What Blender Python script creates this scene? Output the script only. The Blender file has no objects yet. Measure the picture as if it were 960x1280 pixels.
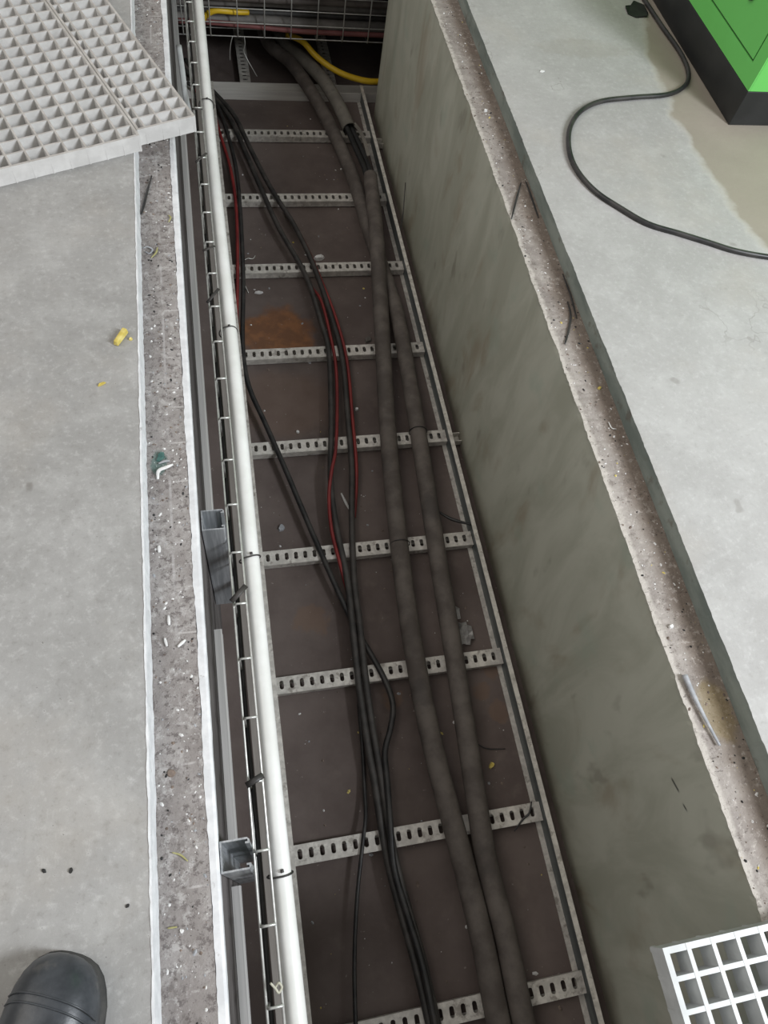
import bpy, bmesh, math, random
from mathutils import Vector, Matrix, noise as mnoise

random.seed(7)
SC = bpy.context.scene
COL = SC.collection

# ------------------------------------------------------------------ materials
class NT:
    def __init__(self, name, rough=0.7, metal=0.0, color=(.5, .5, .5)):
        self.m = bpy.data.materials.new(name)
        self.m.use_nodes = True
        self.t = self.m.node_tree
        self.b = self.t.nodes['Principled BSDF']
        self.b.inputs['Roughness'].default_value = rough
        self.b.inputs['Metallic'].default_value = metal
        self.b.inputs['Base Color'].default_value = (*color, 1)
        self._pos = None

    def node(self, kind, **kw):
        n = self.t.nodes.new(kind)
        for k, v in kw.items():
            setattr(n, k, v)
        return n

    def link(self, a, b):
        self.t.links.new(a, b)

    def setin(self, sock, v):
        if hasattr(v, 'is_output'):
            self.link(v, sock)
        elif isinstance(v, (tuple, list)):
            sock.default_value = (*v, 1) if (len(v) == 3 and len(sock.default_value) == 4) else v
        else:
            sock.default_value = v

    def pos(self):
        if self._pos is None:
            self._pos = self.node('ShaderNodeNewGeometry').outputs['Position']
        return self._pos

    def xyz(self):
        s = self.node('ShaderNodeSeparateXYZ')
        self.link(self.pos(), s.inputs[0])
        return s.outputs

    def scaled(self, sx, sy, sz):
        n = self.node('ShaderNodeMapping')
        self.link(self.pos(), n.inputs['Vector'])
        n.inputs['Scale'].default_value = (sx, sy, sz)
        return n.outputs[0]

    def noise(self, scale, detail=4, rough=.55, vec=None, dist=0.0):
        n = self.node('ShaderNodeTexNoise')
        n.inputs['Scale'].default_value = scale
        n.inputs['Detail'].default_value = detail
        n.inputs['Roughness'].default_value = rough
        n.inputs['Distortion'].default_value = dist
        self.link(vec if vec is not None else self.pos(), n.inputs['Vector'])
        return n.outputs['Fac']

    def math(self, op, a, b=0.0, clamp=False):
        n = self.node('ShaderNodeMath', operation=op, use_clamp=clamp)
        self.setin(n.inputs[0], a)
        self.setin(n.inputs[1], b)
        return n.outputs[0]

    def step(self, v, lo, hi, a=0.0, b=1.0):
        n = self.node('ShaderNodeMapRange', clamp=True)
        n.interpolation_type = 'SMOOTHSTEP'
        self.setin(n.inputs['Value'], v)
        n.inputs['From Min'].default_value = lo
        n.inputs['From Max'].default_value = hi
        n.inputs['To Min'].default_value = a
        n.inputs['To Max'].default_value = b
        return n.outputs['Result']

    def mix(self, f, a, b):
        n = self.node('ShaderNodeMix', data_type='RGBA')
        self.setin(n.inputs[0], f)
        self.setin(n.inputs[6], a)
        self.setin(n.inputs[7], b)
        return n.outputs[2]

    def base(self, v):
        self.setin(self.b.inputs['Base Color'], v)

    def bump(self, h, strength=.3, dist=.002):
        n = self.node('ShaderNodeBump')
        n.inputs['Strength'].default_value = strength
        n.inputs['Distance'].default_value = dist
        self.link(h, n.inputs['Height'])
        self.link(n.outputs[0], self.b.inputs['Normal'])

def blob(n, cx, cy, cz, rx, ry, rz, amp=.5, scale=14):
    """soft-edged ragged patch at a world position: 1 inside"""
    x, y, z = n.xyz()
    f = lambda v, c, r: n.math('POWER', n.math('ABSOLUTE', n.math('DIVIDE', n.math('SUBTRACT', v, c), r)), 2.0)
    d = n.math('ADD', n.math('ADD', f(x, cx, rx), f(y, cy, ry)), f(z, cz, rz))
    d = n.math('ADD', d, n.math('MULTIPLY', n.math('SUBTRACT', n.noise(scale, 5), .5), amp * 4))
    return n.step(d, 1.15, .45)

def m_floor():
    n = NT('concrete_floor', .8)
    x, y, z = n.xyz()
    big = n.step(n.noise(2.2, 6, .6), .35, .68)
    c = n.mix(big, (.312, .306, .298), (.388, .382, .374))
    mid = n.step(n.noise(11, 7, .65), .42, .7)
    c = n.mix(n.math('MULTIPLY', mid, .35), c, (.54, .54, .53))
    scr = n.step(n.noise(38, 6, .75), .55, .68)
    c = n.mix(n.math('MULTIPLY', scr, .22), c, (.62, .62, .62))
    dark = n.step(n.noise(19, 6, .7), .62, .74)
    c = n.mix(n.math('MULTIPLY', dark, .25), c, (.24, .22, .20))
    fine = n.noise(75, 6, .75)
    c = n.mix(n.math('MULTIPLY', n.step(fine, .52, .66), .28), c, (.64, .64, .63))
    c = n.mix(n.math('MULTIPLY', n.step(fine, .46, .34), .30), c, (.20, .19, .175))
    warm = n.step(n.noise(3.1, 5, .6), .50, .70)
    c = n.mix(n.math('MULTIPLY', warm, .22), c, (.44, .38, .31))
    spot = n.step(n.noise(13, 2, .4), .735, .775)
    c = n.mix(n.math('MULTIPLY', spot, .55), c, (.16, .145, .13))
    cr = n.math('ABSOLUTE', n.math('SUBTRACT', n.noise(2.6, 5, .6), .5))
    c = n.mix(n.math('MULTIPLY', n.math('MULTIPLY', n.step(cr, .004, .0015), n.step(n.noise(1.7, 2), .55, .66)), .55), c, (.15, .135, .12))
    speck = n.step(n.noise(150, 2, .6), .71, .76)
    c = n.mix(n.math('MULTIPLY', speck, .6), c, (.12, .11, .10))
    # newer, paler screed on the +x slab
    rt = n.step(x, .70, .74)
    c = n.mix(n.math('MULTIPLY', rt, .26), c, (.55, .535, .515))
    # old floor showing beyond the ragged edge of the screed
    wob = n.math('MULTIPLY', n.math('SUBTRACT', n.noise(5, 5, .6), .5), .12)
    edge = n.math('ADD', n.math('ADD', x, wob), n.math('MULTIPLY', n.math('POWER', n.math('ABSOLUTE', n.math('SUBTRACT', y, 1.55)), 2.0), -.22))
    old = n.step(edge, 1.212, 1.242)
    oldc = n.mix(n.noise(7, 6, .6), (.262, .228, .182), (.365, .322, .262))
    c = n.mix(n.math('MULTIPLY', old, .9), c, oldc)
    rim = n.math('MULTIPLY', n.step(edge, 1.206, 1.222), n.step(edge, 1.24, 1.226))
    c = n.mix(n.math('MULTIPLY', rim, .18), c, (.68, .65, .58))
    # scuffed mark and trowel scratches
    c = n.mix(n.math('MULTIPLY', blob(n, 1.06, 1.95, 0, .16, .05, 1, .5, 40), .2), c, (.25, .22, .17))
    n.base(c)
    n.bump(n.math('ADD', n.noise(60, 6, .7), n.math('MULTIPLY', n.noise(7, 4), .6)), .25, .003)
    return n.m

def m_step():
    n = NT('painted_step', .75)
    c = n.mix(n.step(n.noise(9, 5, .6, n.scaled(1, .6, 2)), .35, .65), (.155, .185, .17), (.26, .29, .265))
    c = n.mix(n.math('MULTIPLY', n.step(n.noise(24, 4), .58, .7), .6), c, (.11, .09, .07))
    n.base(c)
    n.bump(n.noise(50, 5), .4, .003)
    return n.m

def m_wall():
    n = NT('trench_wall_paint', .62)
    st = n.noise(5.0, 6, .6, n.scaled(1.0, 1.6, .55), .6)
    c = n.mix(n.step(st, .36, .66), (.37, .375, .31), (.47, .475, .405))
    br = n.step(n.noise(4.2, 4, .55, n.scaled(1, 1.7, .75), .5), .54, .70)
    c = n.mix(n.math('MULTIPLY', br, .5), c, (.26, .205, .14))
    grn = n.step(n.noise(6.5, 4, .6), .56, .7)
    c = n.mix(n.math('MULTIPLY', grn, .4), c, (.33, .39, .325))
    sp = n.step(n.noise(9, 3, .5, n.scaled(1, 1.4, .7)), .64, .74)
    c = n.mix(n.math('MULTIPLY', sp, .42), c, (.17, .15, .12))
    # ragged darker brown towards the foot of the wall
    x, y, z = n.xyz()
    foot = n.step(n.math('ADD', z, n.math('MULTIPLY', n.noise(6, 5), .22)), -.54, -.63)
    c = n.mix(n.math('MULTIPLY', foot, .5), c, (.125, .095, .07))
    # two short black scrapes near the top
    for y0, z0, y1, z1, w in ((.074, -.159, .044, -.147, .0035), (.031, -.150, .013, -.142, .003)):
        L = math.hypot(y1 - y0, z1 - z0); ty, tz = (y1 - y0) / L, (z1 - z0) / L
        dy = n.math('SUBTRACT', y, (y0 + y1) / 2); dz = n.math('SUBTRACT', z, (z0 + z1) / 2)
        al = n.math('ABSOLUTE', n.math('ADD', n.math('MULTIPLY', dy, ty), n.math('MULTIPLY', dz, tz)))
        ac = n.math('ABSOLUTE', n.math('SUBTRACT', n.math('MULTIPLY', dy, tz), n.math('MULTIPLY', dz, ty)))
        mk = n.math('MULTIPLY', n.step(al, L / 2, L / 2 - .008), n.step(ac, w, w * .4))
        c = n.mix(n.math('MULTIPLY', mk, .85), c, (.03, .03, .03))
    n.base(c)
    n.bump(n.noise(22, 5), .15, .003)
    return n.m

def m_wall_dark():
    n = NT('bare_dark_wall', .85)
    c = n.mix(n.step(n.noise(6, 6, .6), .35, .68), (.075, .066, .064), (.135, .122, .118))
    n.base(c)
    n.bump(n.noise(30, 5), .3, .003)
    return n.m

def m_trench_floor():
    n = NT('trench_floor_dust', .9)
    c = n.mix(n.step(n.noise(5, 6, .62), .32, .7), (.112, .086, .078), (.165, .132, .12))
    c = n.mix(n.math('MULTIPLY', n.step(n.noise(17, 5, .6), .56, .75), .4), c, (.19, .155, .135))
    r = blob(n, .165, 1.615, -.74, .135, .125, 1, .55, 11)
    c = n.mix(n.math('MULTIPLY', r, .8), c, n.mix(n.step(n.noise(30, 5), .4, .65), (.20, .085, .035), (.30, .125, .045)))
    r2 = blob(n, .17, 1.34, -.74, .17, .14, 1, .35, 9)
    c = n.mix(n.math('MULTIPLY', r2, .2), c, (.22, .115, .06))
    for x, y, q in ((.61, .44, .03), (.57, .39, .025), (.60, .33, .03), (.16, .64, .05), (.33, .40, .03)):
        c = n.mix(n.math('MULTIPLY', blob(n, x, y, -.74, q, q, 1, .9, 30), .3), c, (.23, .13, .07))
    sp = n.step(n.noise(95, 2, .5), .735, .765)
    c = n.mix(n.math('MULTIPLY', sp, .6), c, (.34, .30, .27))
    n.base(c)
    n.bump(n.noise(70, 6, .7), .3, .002)
    return n.m

def m_ledge_left():
    n = NT('dirty_ledge', .85)
    x, y, z = n.xyz()
    c = n.mix(n.step(n.noise(14, 6, .65), .35, .68), (.265, .240, .230), (.365, .340, .330))
    c = n.mix(n.math('MULTIPLY', n.step(n.noise(60, 5, .75), .52, .64), .65), c, (.52, .50, .49))
    c = n.mix(n.math('MULTIPLY', n.step(n.noise(95, 6, .8), .51, .61), .8), c, (.125, .107, .103))
    c = n.mix(n.math('MULTIPLY', n.step(n.noise(34, 3, .6), .62, .70), .5), c, (.11, .092, .085))
    # pale prints left by the bars of the grating that used to lie here
    ph = n.math('FRACT', n.math('DIVIDE', n.math('ADD', y, n.math('MULTIPLY', n.noise(4, 2), .01)), .0395))
    line = n.math('MULTIPLY', n.step(ph, .02, .05), n.step(ph, .13, .09))
    line = n.math('MULTIPLY', line, n.step(x, -.118, -.100))
    line = n.math('MULTIPLY', line, n.step(n.noise(22, 4), .47, .58))
    c = n.mix(n.math('MULTIPLY', line, .6), c, (.60, .575, .565))
    ll = n.math('MULTIPLY', n.step(x, -.1165, -.1145), n.step(x, -.1105, -.1125))
    c = n.mix(n.math('MULTIPLY', n.math('MULTIPLY', ll, n.step(n.noise(13, 4), .45, .62)), .5), c, (.52, .5, .5))
    c = n.mix(n.math('MULTIPLY', blob(n, -.105, 2.24, -.04, .03, .07, 1, .5, 30), .6), c, (.62, .22, .14))
    c = n.mix(n.math('MULTIPLY', blob(n, -.13, .71, -.04, .015, .025, 1, .5, 40), .6), c, (.05, .15, .13))
    n.base(c)
    n.bump(n.math('ADD', n.noise(120, 5, .7), n.noise(35, 4)), .7, .004)
    return n.m

def m_ledge_right():
    n = NT('dusty_ledge', .85)
    x, y, z = n.xyz()
    c = n.mix(n.step(n.noise(11, 6, .65), .35, .68), (.27, .238, .218), (.40, .362, .332))
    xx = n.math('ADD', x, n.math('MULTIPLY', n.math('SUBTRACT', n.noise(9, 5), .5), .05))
    dirt_shade = n.step(xx, .704, .742)  # shadow of the step painted into the ledge as a brown gradient
    c = n.mix(n.math('MULTIPLY', dirt_shade, .62), c, n.mix(n.noise(16, 5), (.10, .072, .050), (.22, .16, .115)))
    worn = n.step(n.math('ADD', x, n.math('MULTIPLY', n.math('SUBTRACT', n.noise(45, 4), .5), .02)), .697, .688)
    c = n.mix(n.math('MULTIPLY', worn, .65), c, (.60, .56, .51))
    c = n.mix(n.math('MULTIPLY', n.step(n.noise(70, 6, .8), .53, .66), .6), c, (.58, .53, .49))
    c = n.mix(n.math('MULTIPLY', n.step(n.noise(55, 6, .8), .47, .36), .55), c, (.13, .105, .09))
    c = n.mix(n.math('MULTIPLY', n.step(n.noise(70, 3, .6, n.scaled(1, 2, 1)), .62, .70), .6), c, (.08, .065, .055))
    c = n.mix(n.math('MULTIPLY', blob(n, .735, .15, -.04, .03, .06, 1, .5, 25), .45), c, (.26, .19, .06))
    n.base(c)
    n.bump(n.math('ADD', n.noise(110, 5, .7), n.noise(30, 4)), .6, .004)
    return n.m

def m_simple(name, c1, c2, rough=.5, metal=0.0, scale=12, bump=.0, spec=None, scl=None, dirt_shade=None):
    n = NT(name, rough, metal)
    v = n.scaled(*scl) if scl else None
    c = n.mix(n.step(n.noise(scale, 5, .6, v), .35, .68), c1, c2)
    if dirt_shade:
        c = n.mix(n.math('MULTIPLY', n.step(n.noise(dirt_shade[0], 5, .65), dirt_shade[1], dirt_shade[1] + .12), dirt_shade[2]), c, dirt_shade[3])
    n.base(c)
    if bump:
        n.bump(n.noise(scale * 4, 4), bump, .001)
    if spec is not None:
        n.b.inputs['Specular IOR Level'].default_value = spec
    return n.m

M = {}
M['floor'] = m_floor(); M['step'] = m_step(); M['wall'] = m_wall(); M['tfloor'] = m_trench_floor()
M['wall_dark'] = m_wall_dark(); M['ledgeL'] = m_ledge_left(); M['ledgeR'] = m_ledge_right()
M['edge'] = m_simple('white_edge_paint', (.66, .67, .69), (.80, .81, .83), .6, scale=40, bump=.2, dirt_shade=(55, .62, .6, (.32, .30, .29)))
M['grp'] = m_simple('pale_moulded_plastic', (.66, .65, .635), (.78, .77, .755), .5, scale=25, bump=.1, dirt_shade=(18, .60, .3, (.40, .38, .35)))
M['grp_top'] = m_simple('worn_plastic_bar', (.42, .395, .37), (.56, .535, .51), .6, scale=30, bump=.15, dirt_shade=(60, .58, .5, (.62, .61, .6)))
M['grp_clean'] = m_simple('clean_moulded_plastic', (.50, .515, .515), (.60, .62, .62), .4, scale=25, dirt_shade=(40, .68, .6, (.42, .36, .30)))
M['pvc'] = m_simple('white_pvc', (.76, .76, .73), (.85, .85, .83), .32, scale=14, dirt_shade=(24, .64, .35, (.50, .45, .37)))
M['galv'] = m_simple('galvanised_steel', (.40, .41, .40), (.60, .60, .58), .42, .75, scale=45, bump=.1, dirt_shade=(14, .54, .55, (.24, .21, .19)))
M['galv_dusty'] = m_simple('dusty_galvanised_steel', (.54, .515, .475), (.76, .73, .675), .45, .2, scale=50, bump=.15, dirt_shade=(40, .55, .6, (.19, .16, .135)))
M['strut'] = m_simple('strut_steel', (.36, .38, .40), (.56, .58, .60), .38, .5, scale=30, scl=(6, 6, .3), dirt_shade=(11, .60, .3, (.22, .21, .2)))
M['strut_rail'] = m_simple('strut_rail_steel', (.46, .45, .44), (.60, .58, .57), .42, .3, scale=16, scl=(8, .15, 8))
M['rail_bright'] = m_simple('bright_zinc_rail', (.62, .60, .565), (.76, .74, .70), .45, .15, scale=8, scl=(.4, 6, 6))
M['taupe'] = m_simple('taupe_duct', (.185, .165, .148), (.25, .225, .205), .7, scale=10, scl=(4, .5, 4))
M['galv_shade'] = m_simple('shaded_zinc_web', (.085, .100, .105), (.15, .17, .172), .5, .3, scale=9, scl=(4, .7, 4))  # darker zinc: shade inside the rail channel put into the colour
M['straw'] = m_simple('dull_straw', (.34, .32, .13), (.50, .47, .24), .7, scale=60)
M['twine'] = m_simple('pale_twine', (.46, .44, .35), (.60, .58, .48), .8, scale=60)
M['wire'] = m_simple('zinc_wire', (.58, .58, .55), (.72, .72, .69), .38, .6, scale=60)
M['conduit'] = m_simple('dusty_grey_conduit', (.086, .072, .064), (.146, .126, .112), .75, scale=16, bump=.2, dirt_shade=(7, .55, .45, (.055, .050, .048)))
M['conduit_pale'] = m_simple('pale_dusty_conduit', (.13, .12, .105), (.20, .185, .16), .75, scale=12, bump=.2, dirt_shade=(14, .60, .6, (.06, .056, .05)))
M['black'] = m_simple('black_rubber', (.016, .016, .017), (.045, .042, .040), .42, scale=20)
M['black_dusty'] = m_simple('dusty_black_rubber', (.030, .028, .027), (.070, .063, .058), .5, scale=18)
M['black_flat'] = m_simple('flat_black', (.012, .012, .012), (.022, .022, .022), .6, scale=20)
M['red'] = m_simple('red_sheath', (.17, .018, .020), (.27, .032, .030), .42, scale=10, dirt_shade=(9, .55, .5, (.13, .02, .02)))
M['yellow'] = m_simple('yellow_sheath', (.66, .42, .015), (.78, .52, .03), .45, scale=10)
M['yellow_foam'] = m_simple('yellow_chip', (.60, .47, .10), (.78, .66, .24), .8, scale=60)
M['white_bit'] = m_simple('white_scrap', (.70, .69, .68), (.84, .84, .83), .6, scale=60)
M['brown_bit'] = m_simple('brown_crumb', (.13, .10, .085), (.28, .22, .18), .9, scale=60)
M['grey_bit'] = m_simple('grey_scrap', (.30, .31, .33), (.44, .45, .47), .5, scale=60)
M['teal_bit'] = m_simple('dark_green_scrap', (.03, .10, .09), (.09, .19, .17), .6, scale=60)
M['foil'] = m_simple('grey_foil', (.34, .33, .32), (.55, .54, .53), .45, .3, scale=40)
M['green'] = m_simple('green_enamel', (.15, .58, .12), (.16, .61, .13), .38, scale=6)
M['plinth'] = m_simple('black_enamel', (.016, .017, .018), (.026, .027, .028), .45, scale=10)
M['groove'] = m_simple('dark_green_gap', (.02, .07, .02), (.03, .09, .03), .6, scale=10)
M['boot'] = m_simple('black_leather', (.030, .034, .040), (.060, .066, .075), .36, scale=28, bump=.35, dirt_shade=(20, .60, .35, (.16, .15, .14)))
M['sole'] = m_simple('boot_sole_rubber', (.03, .03, .03), (.06, .058, .055), .8, scale=30)
M['grey_cable'] = m_simple('grey_cable', (.13, .12, .11), (.22, .205, .19), .6, scale=15)
M['pink'] = m_simple('faded_red_sheath', (.20, .07, .068), (.28, .10, .095), .6, scale=12)

# ------------------------------------------------------------------ mesh helpers
class MB:
    def __init__(self):
        self.bm = bmesh.new()

    def face(self, vs, mi=0, smooth=False):
        try:
            f = self.bm.faces.new(vs)
            f.material_index = mi
            f.smooth = smooth
            return f
        except ValueError:
            return None

    def hexa(self, p, mi=0, top=None):
        """p: 8 corners, lower four anticlockwise then upper four"""
        v = [self.bm.verts.new(q) for q in p]
        for k, ids in enumerate(((3, 2, 1, 0), (4, 5, 6, 7), (0, 1, 5, 4), (1, 2, 6, 5), (2, 3, 7, 6), (3, 0, 4, 7))):
            self.face([v[i] for i in ids], top if (k == 1 and top is not None) else mi)
        return v

    def box(self, x0, x1, y0, y1, z0, z1, mi=0, top=None):
        return self.hexa([(x0, y0, z0), (x1, y0, z0), (x1, y1, z0), (x0, y1, z0),
                          (x0, y0, z1), (x1, y0, z1), (x1, y1, z1), (x0, y1, z1)], mi, top)

    def tube(self, pts, r, seg=12, mi=0, caps=True, rfun=None, squash=1.0):
        pts = [Vector(p) for p in pts]
        t0 = (pts[1] - pts[0]).normalized()
        up = Vector((0, 0, 1)) if abs(t0.z) < .9 else Vector((1, 0, 0))
        nrm = (up - t0 * up.dot(t0)).normalized()
        rings = []
        for i, p in enumerate(pts):
            a = pts[max(i - 1, 0)]; b = pts[min(i + 1, len(pts) - 1)]
            t = (b - a).normalized()
            nrm = (nrm - t * nrm.dot(t)).normalized()
            bi = t.cross(nrm)
            rr = rfun(i / (len(pts) - 1)) if rfun else r
            rings.append([self.bm.verts.new(p + nrm * (math.cos(2 * math.pi * k / seg) * rr * squash) + bi * (math.sin(2 * math.pi * k / seg) * rr)) for k in range(seg)])
        for a, b in zip(rings, rings[1:]):
            for k in range(seg):
                self.face([a[k], a[(k + 1) % seg], b[(k + 1) % seg], b[k]], mi, True)
        if caps:
            self.face(rings[0][::-1], mi); self.face(rings[-1], mi)
        return rings

    def prism_y(self, prof, y0, y1, mi=0, n=1, jit=None, seed=0, cap=True):
        """closed profile of (x, z) swept along y; jit = per-vertex amount of ragged edge"""
        rings = []
        for i in range(n + 1):
            y = y0 + (y1 - y0) * i / n
            ring = []
            for k, (x, z) in enumerate(prof):
                dx = dz = 0
                if jit and jit[k]:
                    q = mnoise.noise(Vector((y * 22, k * 3.1 + seed, 0))) * .7 + mnoise.noise(Vector((y * 90, k * 5.7 + seed, 4))) * .5
                    dx = q * jit[k]
                    dz = -abs(mnoise.noise(Vector((y * 60, k * 2.3 + seed, 9)))) * jit[k] * .6
                ring.append(self.bm.verts.new((x + dx, y, z + dz)))
            rings.append(ring)
        m = len(prof)
        for a, b in zip(rings, rings[1:]):
            for k in range(m):
                self.face([a[k], a[(k + 1) % m], b[(k + 1) % m], b[k]], mi[k] if isinstance(mi, (list, tuple)) else mi)
        if cap:
            d = mi[0] if isinstance(mi, (list, tuple)) else mi
            self.face(rings[0][::-1], d); self.face(rings[-1], d)

def obj(name, mb, mats, parent=None, origin=None, bevel=0.0, smooth=False):
    """links ONE mesh object; vertices are given in the world and moved to the object's own origin"""
    bm = mb.bm if isinstance(mb, MB) else mb
    bmesh.ops.recalc_face_normals(bm, faces=bm.faces)
    if parent is not None:
        o0 = Vector(parent['_o'])
    elif origin is not None:
        o0 = Vector(origin)
    else:
        xs = [v.co for v in bm.verts]
        o0 = Vector(((min(c.x for c in xs) + max(c.x for c in xs)) / 2, (min(c.y for c in xs) + max(c.y for c in xs)) / 2, min(c.z for c in xs)))
    for v in bm.verts:
        v.co -= o0
    me = bpy.data.meshes.new(name)
    bm.to_mesh(me); bm.free()
    for k in (mats if isinstance(mats, (list, tuple)) else [mats]):
        me.materials.append(M[k])
    if smooth:
        for p in me.polygons: p.use_smooth = True
    o = bpy.data.objects.new(name, me)
    COL.objects.link(o)
    if parent is not None:
        o.parent = parent
    else:
        o.location = o0
    o['_o'] = tuple(o0)
    if bevel:
        b = o.modifiers.new('bevel', 'BEVEL'); b.width = bevel; b.segments = 2; b.limit_method = 'ANGLE'
    return o

def thing(name, label, cat, loc, group=None):
    o = bpy.data.objects.new(name, None); COL.objects.link(o)
    o.empty_display_size = .05
    o.location = loc; o['_o'] = tuple(loc)
    o['label'] = label; o['category'] = cat
    if group: o['group'] = group
    return o

def tag(o, label, cat, group=None, kind=None):
    o['label'] = label; o['category'] = cat
    if group: o['group'] = group
    if kind: o['kind'] = kind
    return o

def struct(o):
    o['kind'] = 'structure'
    return o

def spline(pts, per=8):
    P = [Vector(p) for p in pts]
    P = [P[0] * 2 - P[1]] + P + [P[-1] * 2 - P[-2]]
    out = []
    for i in range(1, len(P) - 2):
        for k in range(per):
            t = k / per
            a, b, c, d = P[i - 1], P[i], P[i + 1], P[i + 2]
            out.append(.5 * ((2 * b) + (c - a) * t + (2 * a - 5 * b + 4 * c - d) * t * t + (3 * b - a - 3 * c + d) * t ** 3))
    out.append(P[-2])
    return out

# ------------------------------------------------------------------ levels of the place (metres)
ZL = -.04          # ledge of the grating rebate
ZF = -.74          # trench floor
XL0, XL1 = -.152, -.071
XR0, XR1 = .683, .765
Y0, YE = -.9, 2.76
RT = -.712         # top of the ladder rungs

# ------------------------------------------------------------------ setting
mb = MB()
mb.prism_y([(-3, -.16), (XL0 - .001, -.16), (XL0 - .0025, 0), (-3, 0)], Y0, YE, 0, 1)
mb.prism_y([(XR1, -.16), (XR1 + .014, -.16), (XR1 + .014, 0), (XR1, 0)], Y0, YE, [0, 0, 0, 1], 520, [0, 0, 0, .0022], 5)
mb.box(XR1 + .014, 3.4, Y0, YE, -.16, 0)
mb.box(-3, 3.4, -3.2, Y0, -.16, 0)
mb.box(-3, 3.4, YE, 5.5, -.12, 0)
struct(obj('floor', mb, ['floor', 'step'], origin=(0, 0, 0)))

mb = MB()
mb.prism_y([(XL0, ZF - .1), (XL1, ZF - .1), (XL1, ZL - .012), (XL0, ZL - .012)], Y0, YE, 0)
struct(obj('wall_left', mb, 'wall_dark', origin=(0, 0, 0)))
mb = MB()
mb.prism_y([(XR0, ZF - .1), (XR1 + .03, ZF - .1), (XR1 + .03, ZL - .012), (XR0, ZL - .012)], Y0, YE, 0)
struct(obj('wall_right', mb, 'wall', origin=(0, 0, 0)))
mb = MB(); mb.box(-3, XL0, YE - .1, YE, ZF - .1, -.16); mb.box(XR1 + .03, 3.4, YE - .1, YE, ZF - .1, -.16)
struct(obj('wall_side', mb, 'wall_dark', origin=(0, 0, 0)))
mb = MB(); mb.box(-3, 3.4, 3.62, 3.75, ZF - .1, -.12)
struct(obj('wall_back', mb, 'wall_dark', origin=(0, 0, 0)))
mb = MB(); mb.box(XL1, XR0, Y0, Y0 + .082, ZF - .1, ZL)
struct(obj('wall_front', mb, 'wall_dark', origin=(0, 0, 0)))
mb = MB(); mb.box(-3, 3.4, Y0, 3.62, ZF - .1, ZF)
struct(obj('trench_floor', mb, 'tfloor', origin=(0, 0, 0)))
# ledges of the rebate
mb = MB(); mb.prism_y([(XL0, ZL - .012), (XL1 - .012, ZL - .012), (XL1 - .012, ZL), (XL0, ZL)], Y0, YE, 0)
struct(obj('trim_1', mb, 'ledgeL', origin=(0, 0, 0)))
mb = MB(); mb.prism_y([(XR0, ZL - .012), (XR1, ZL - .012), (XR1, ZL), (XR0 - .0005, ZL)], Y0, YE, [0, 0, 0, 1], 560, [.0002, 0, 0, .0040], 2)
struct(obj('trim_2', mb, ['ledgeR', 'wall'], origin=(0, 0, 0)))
# white edges: step up to the floor, and the lip over the trench wall
mb = MB(); mb.prism_y([(XL0 - .0005, ZL), (XL0 + .0012, ZL + .001), (XL0 - .001, .0008), (XL0 - .0040, .0012), (XL0 - .0042, -.004), (XL0 - .003, -.006)], Y0, YE, 0, 620, [0, .0022, .0010, .0022, .0022, 0], 8)
struct(obj('trim_3', mb, 'edge', origin=(0, 0, 0)))
mb = MB(); mb.prism_y([(XL1 - .0125, ZL - .014), (XL1 + .0005, ZL - .030), (XL1 + .001, ZL + .0002), (XL1 - .003, ZL + .0015), (XL1 - .0118, ZL + .0012)], Y0, YE, 0, 620, [0, .0006, .0006, .0004, .0030], 3)
struct(obj('trim_4', mb, 'edge', origin=(0, 0, 0)))

# ------------------------------------------------------------------ gratings
def grating(mb, C, ang, nx, ny, pitch, zt, th, half_first=False, frame=.0052, bar=.0038, rev=False, mi_top=1):
    """C: corner (x, y); u runs along ang, v at +90 degrees. Bars taper downwards."""
    u = Vector((math.cos(ang), math.sin(ang), 0)); v = Vector((-u.y, u.x, 0))
    if rev: v = -v
    xs = [0] + ([pitch * .5] if half_first else []) + [(pitch * .5 if half_first else 0) + pitch * (k + 1) for k in range(nx)]
    ys = [pitch * k for k in range(ny + 1)]
    W, L = xs[-1], ys[-1]
    O = Vector((C[0], C[1], 0))
    def bar_at(a, b, d, w, dz):
        n = Vector((-d.y, d.x, 0)) * (1 if not rev else 1)
        wt, wb = w / 2, w / 2 * .72
        P = []
        for z, hw in ((zt - th + dz, wb), (zt - dz, wt)):
            for q, s in ((a, -1), (b, -1), (b, 1), (a, 1)):
                p = O + q + n * (s * hw); P.append((p.x, p.y, z))
        mb.hexa(P, 0, mi_top)
    f = frame / 2
    for k, x in enumerate(xs):
        edge = k in (0, len(xs) - 1)
        off = f if k == 0 else (-f if edge else 0)
        bar_at(u * (x + off), u * (x + off) + v * L, v, frame if edge else bar, 0.0)
    for k, y in enumerate(ys):
        edge = k in (0, len(ys) - 1)
        off = f if k == 0 else (-f if edge else 0)
        bar_at(v * (y + off), v * (y + off) + u * W, u, frame if edge else bar, .0004)

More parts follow.
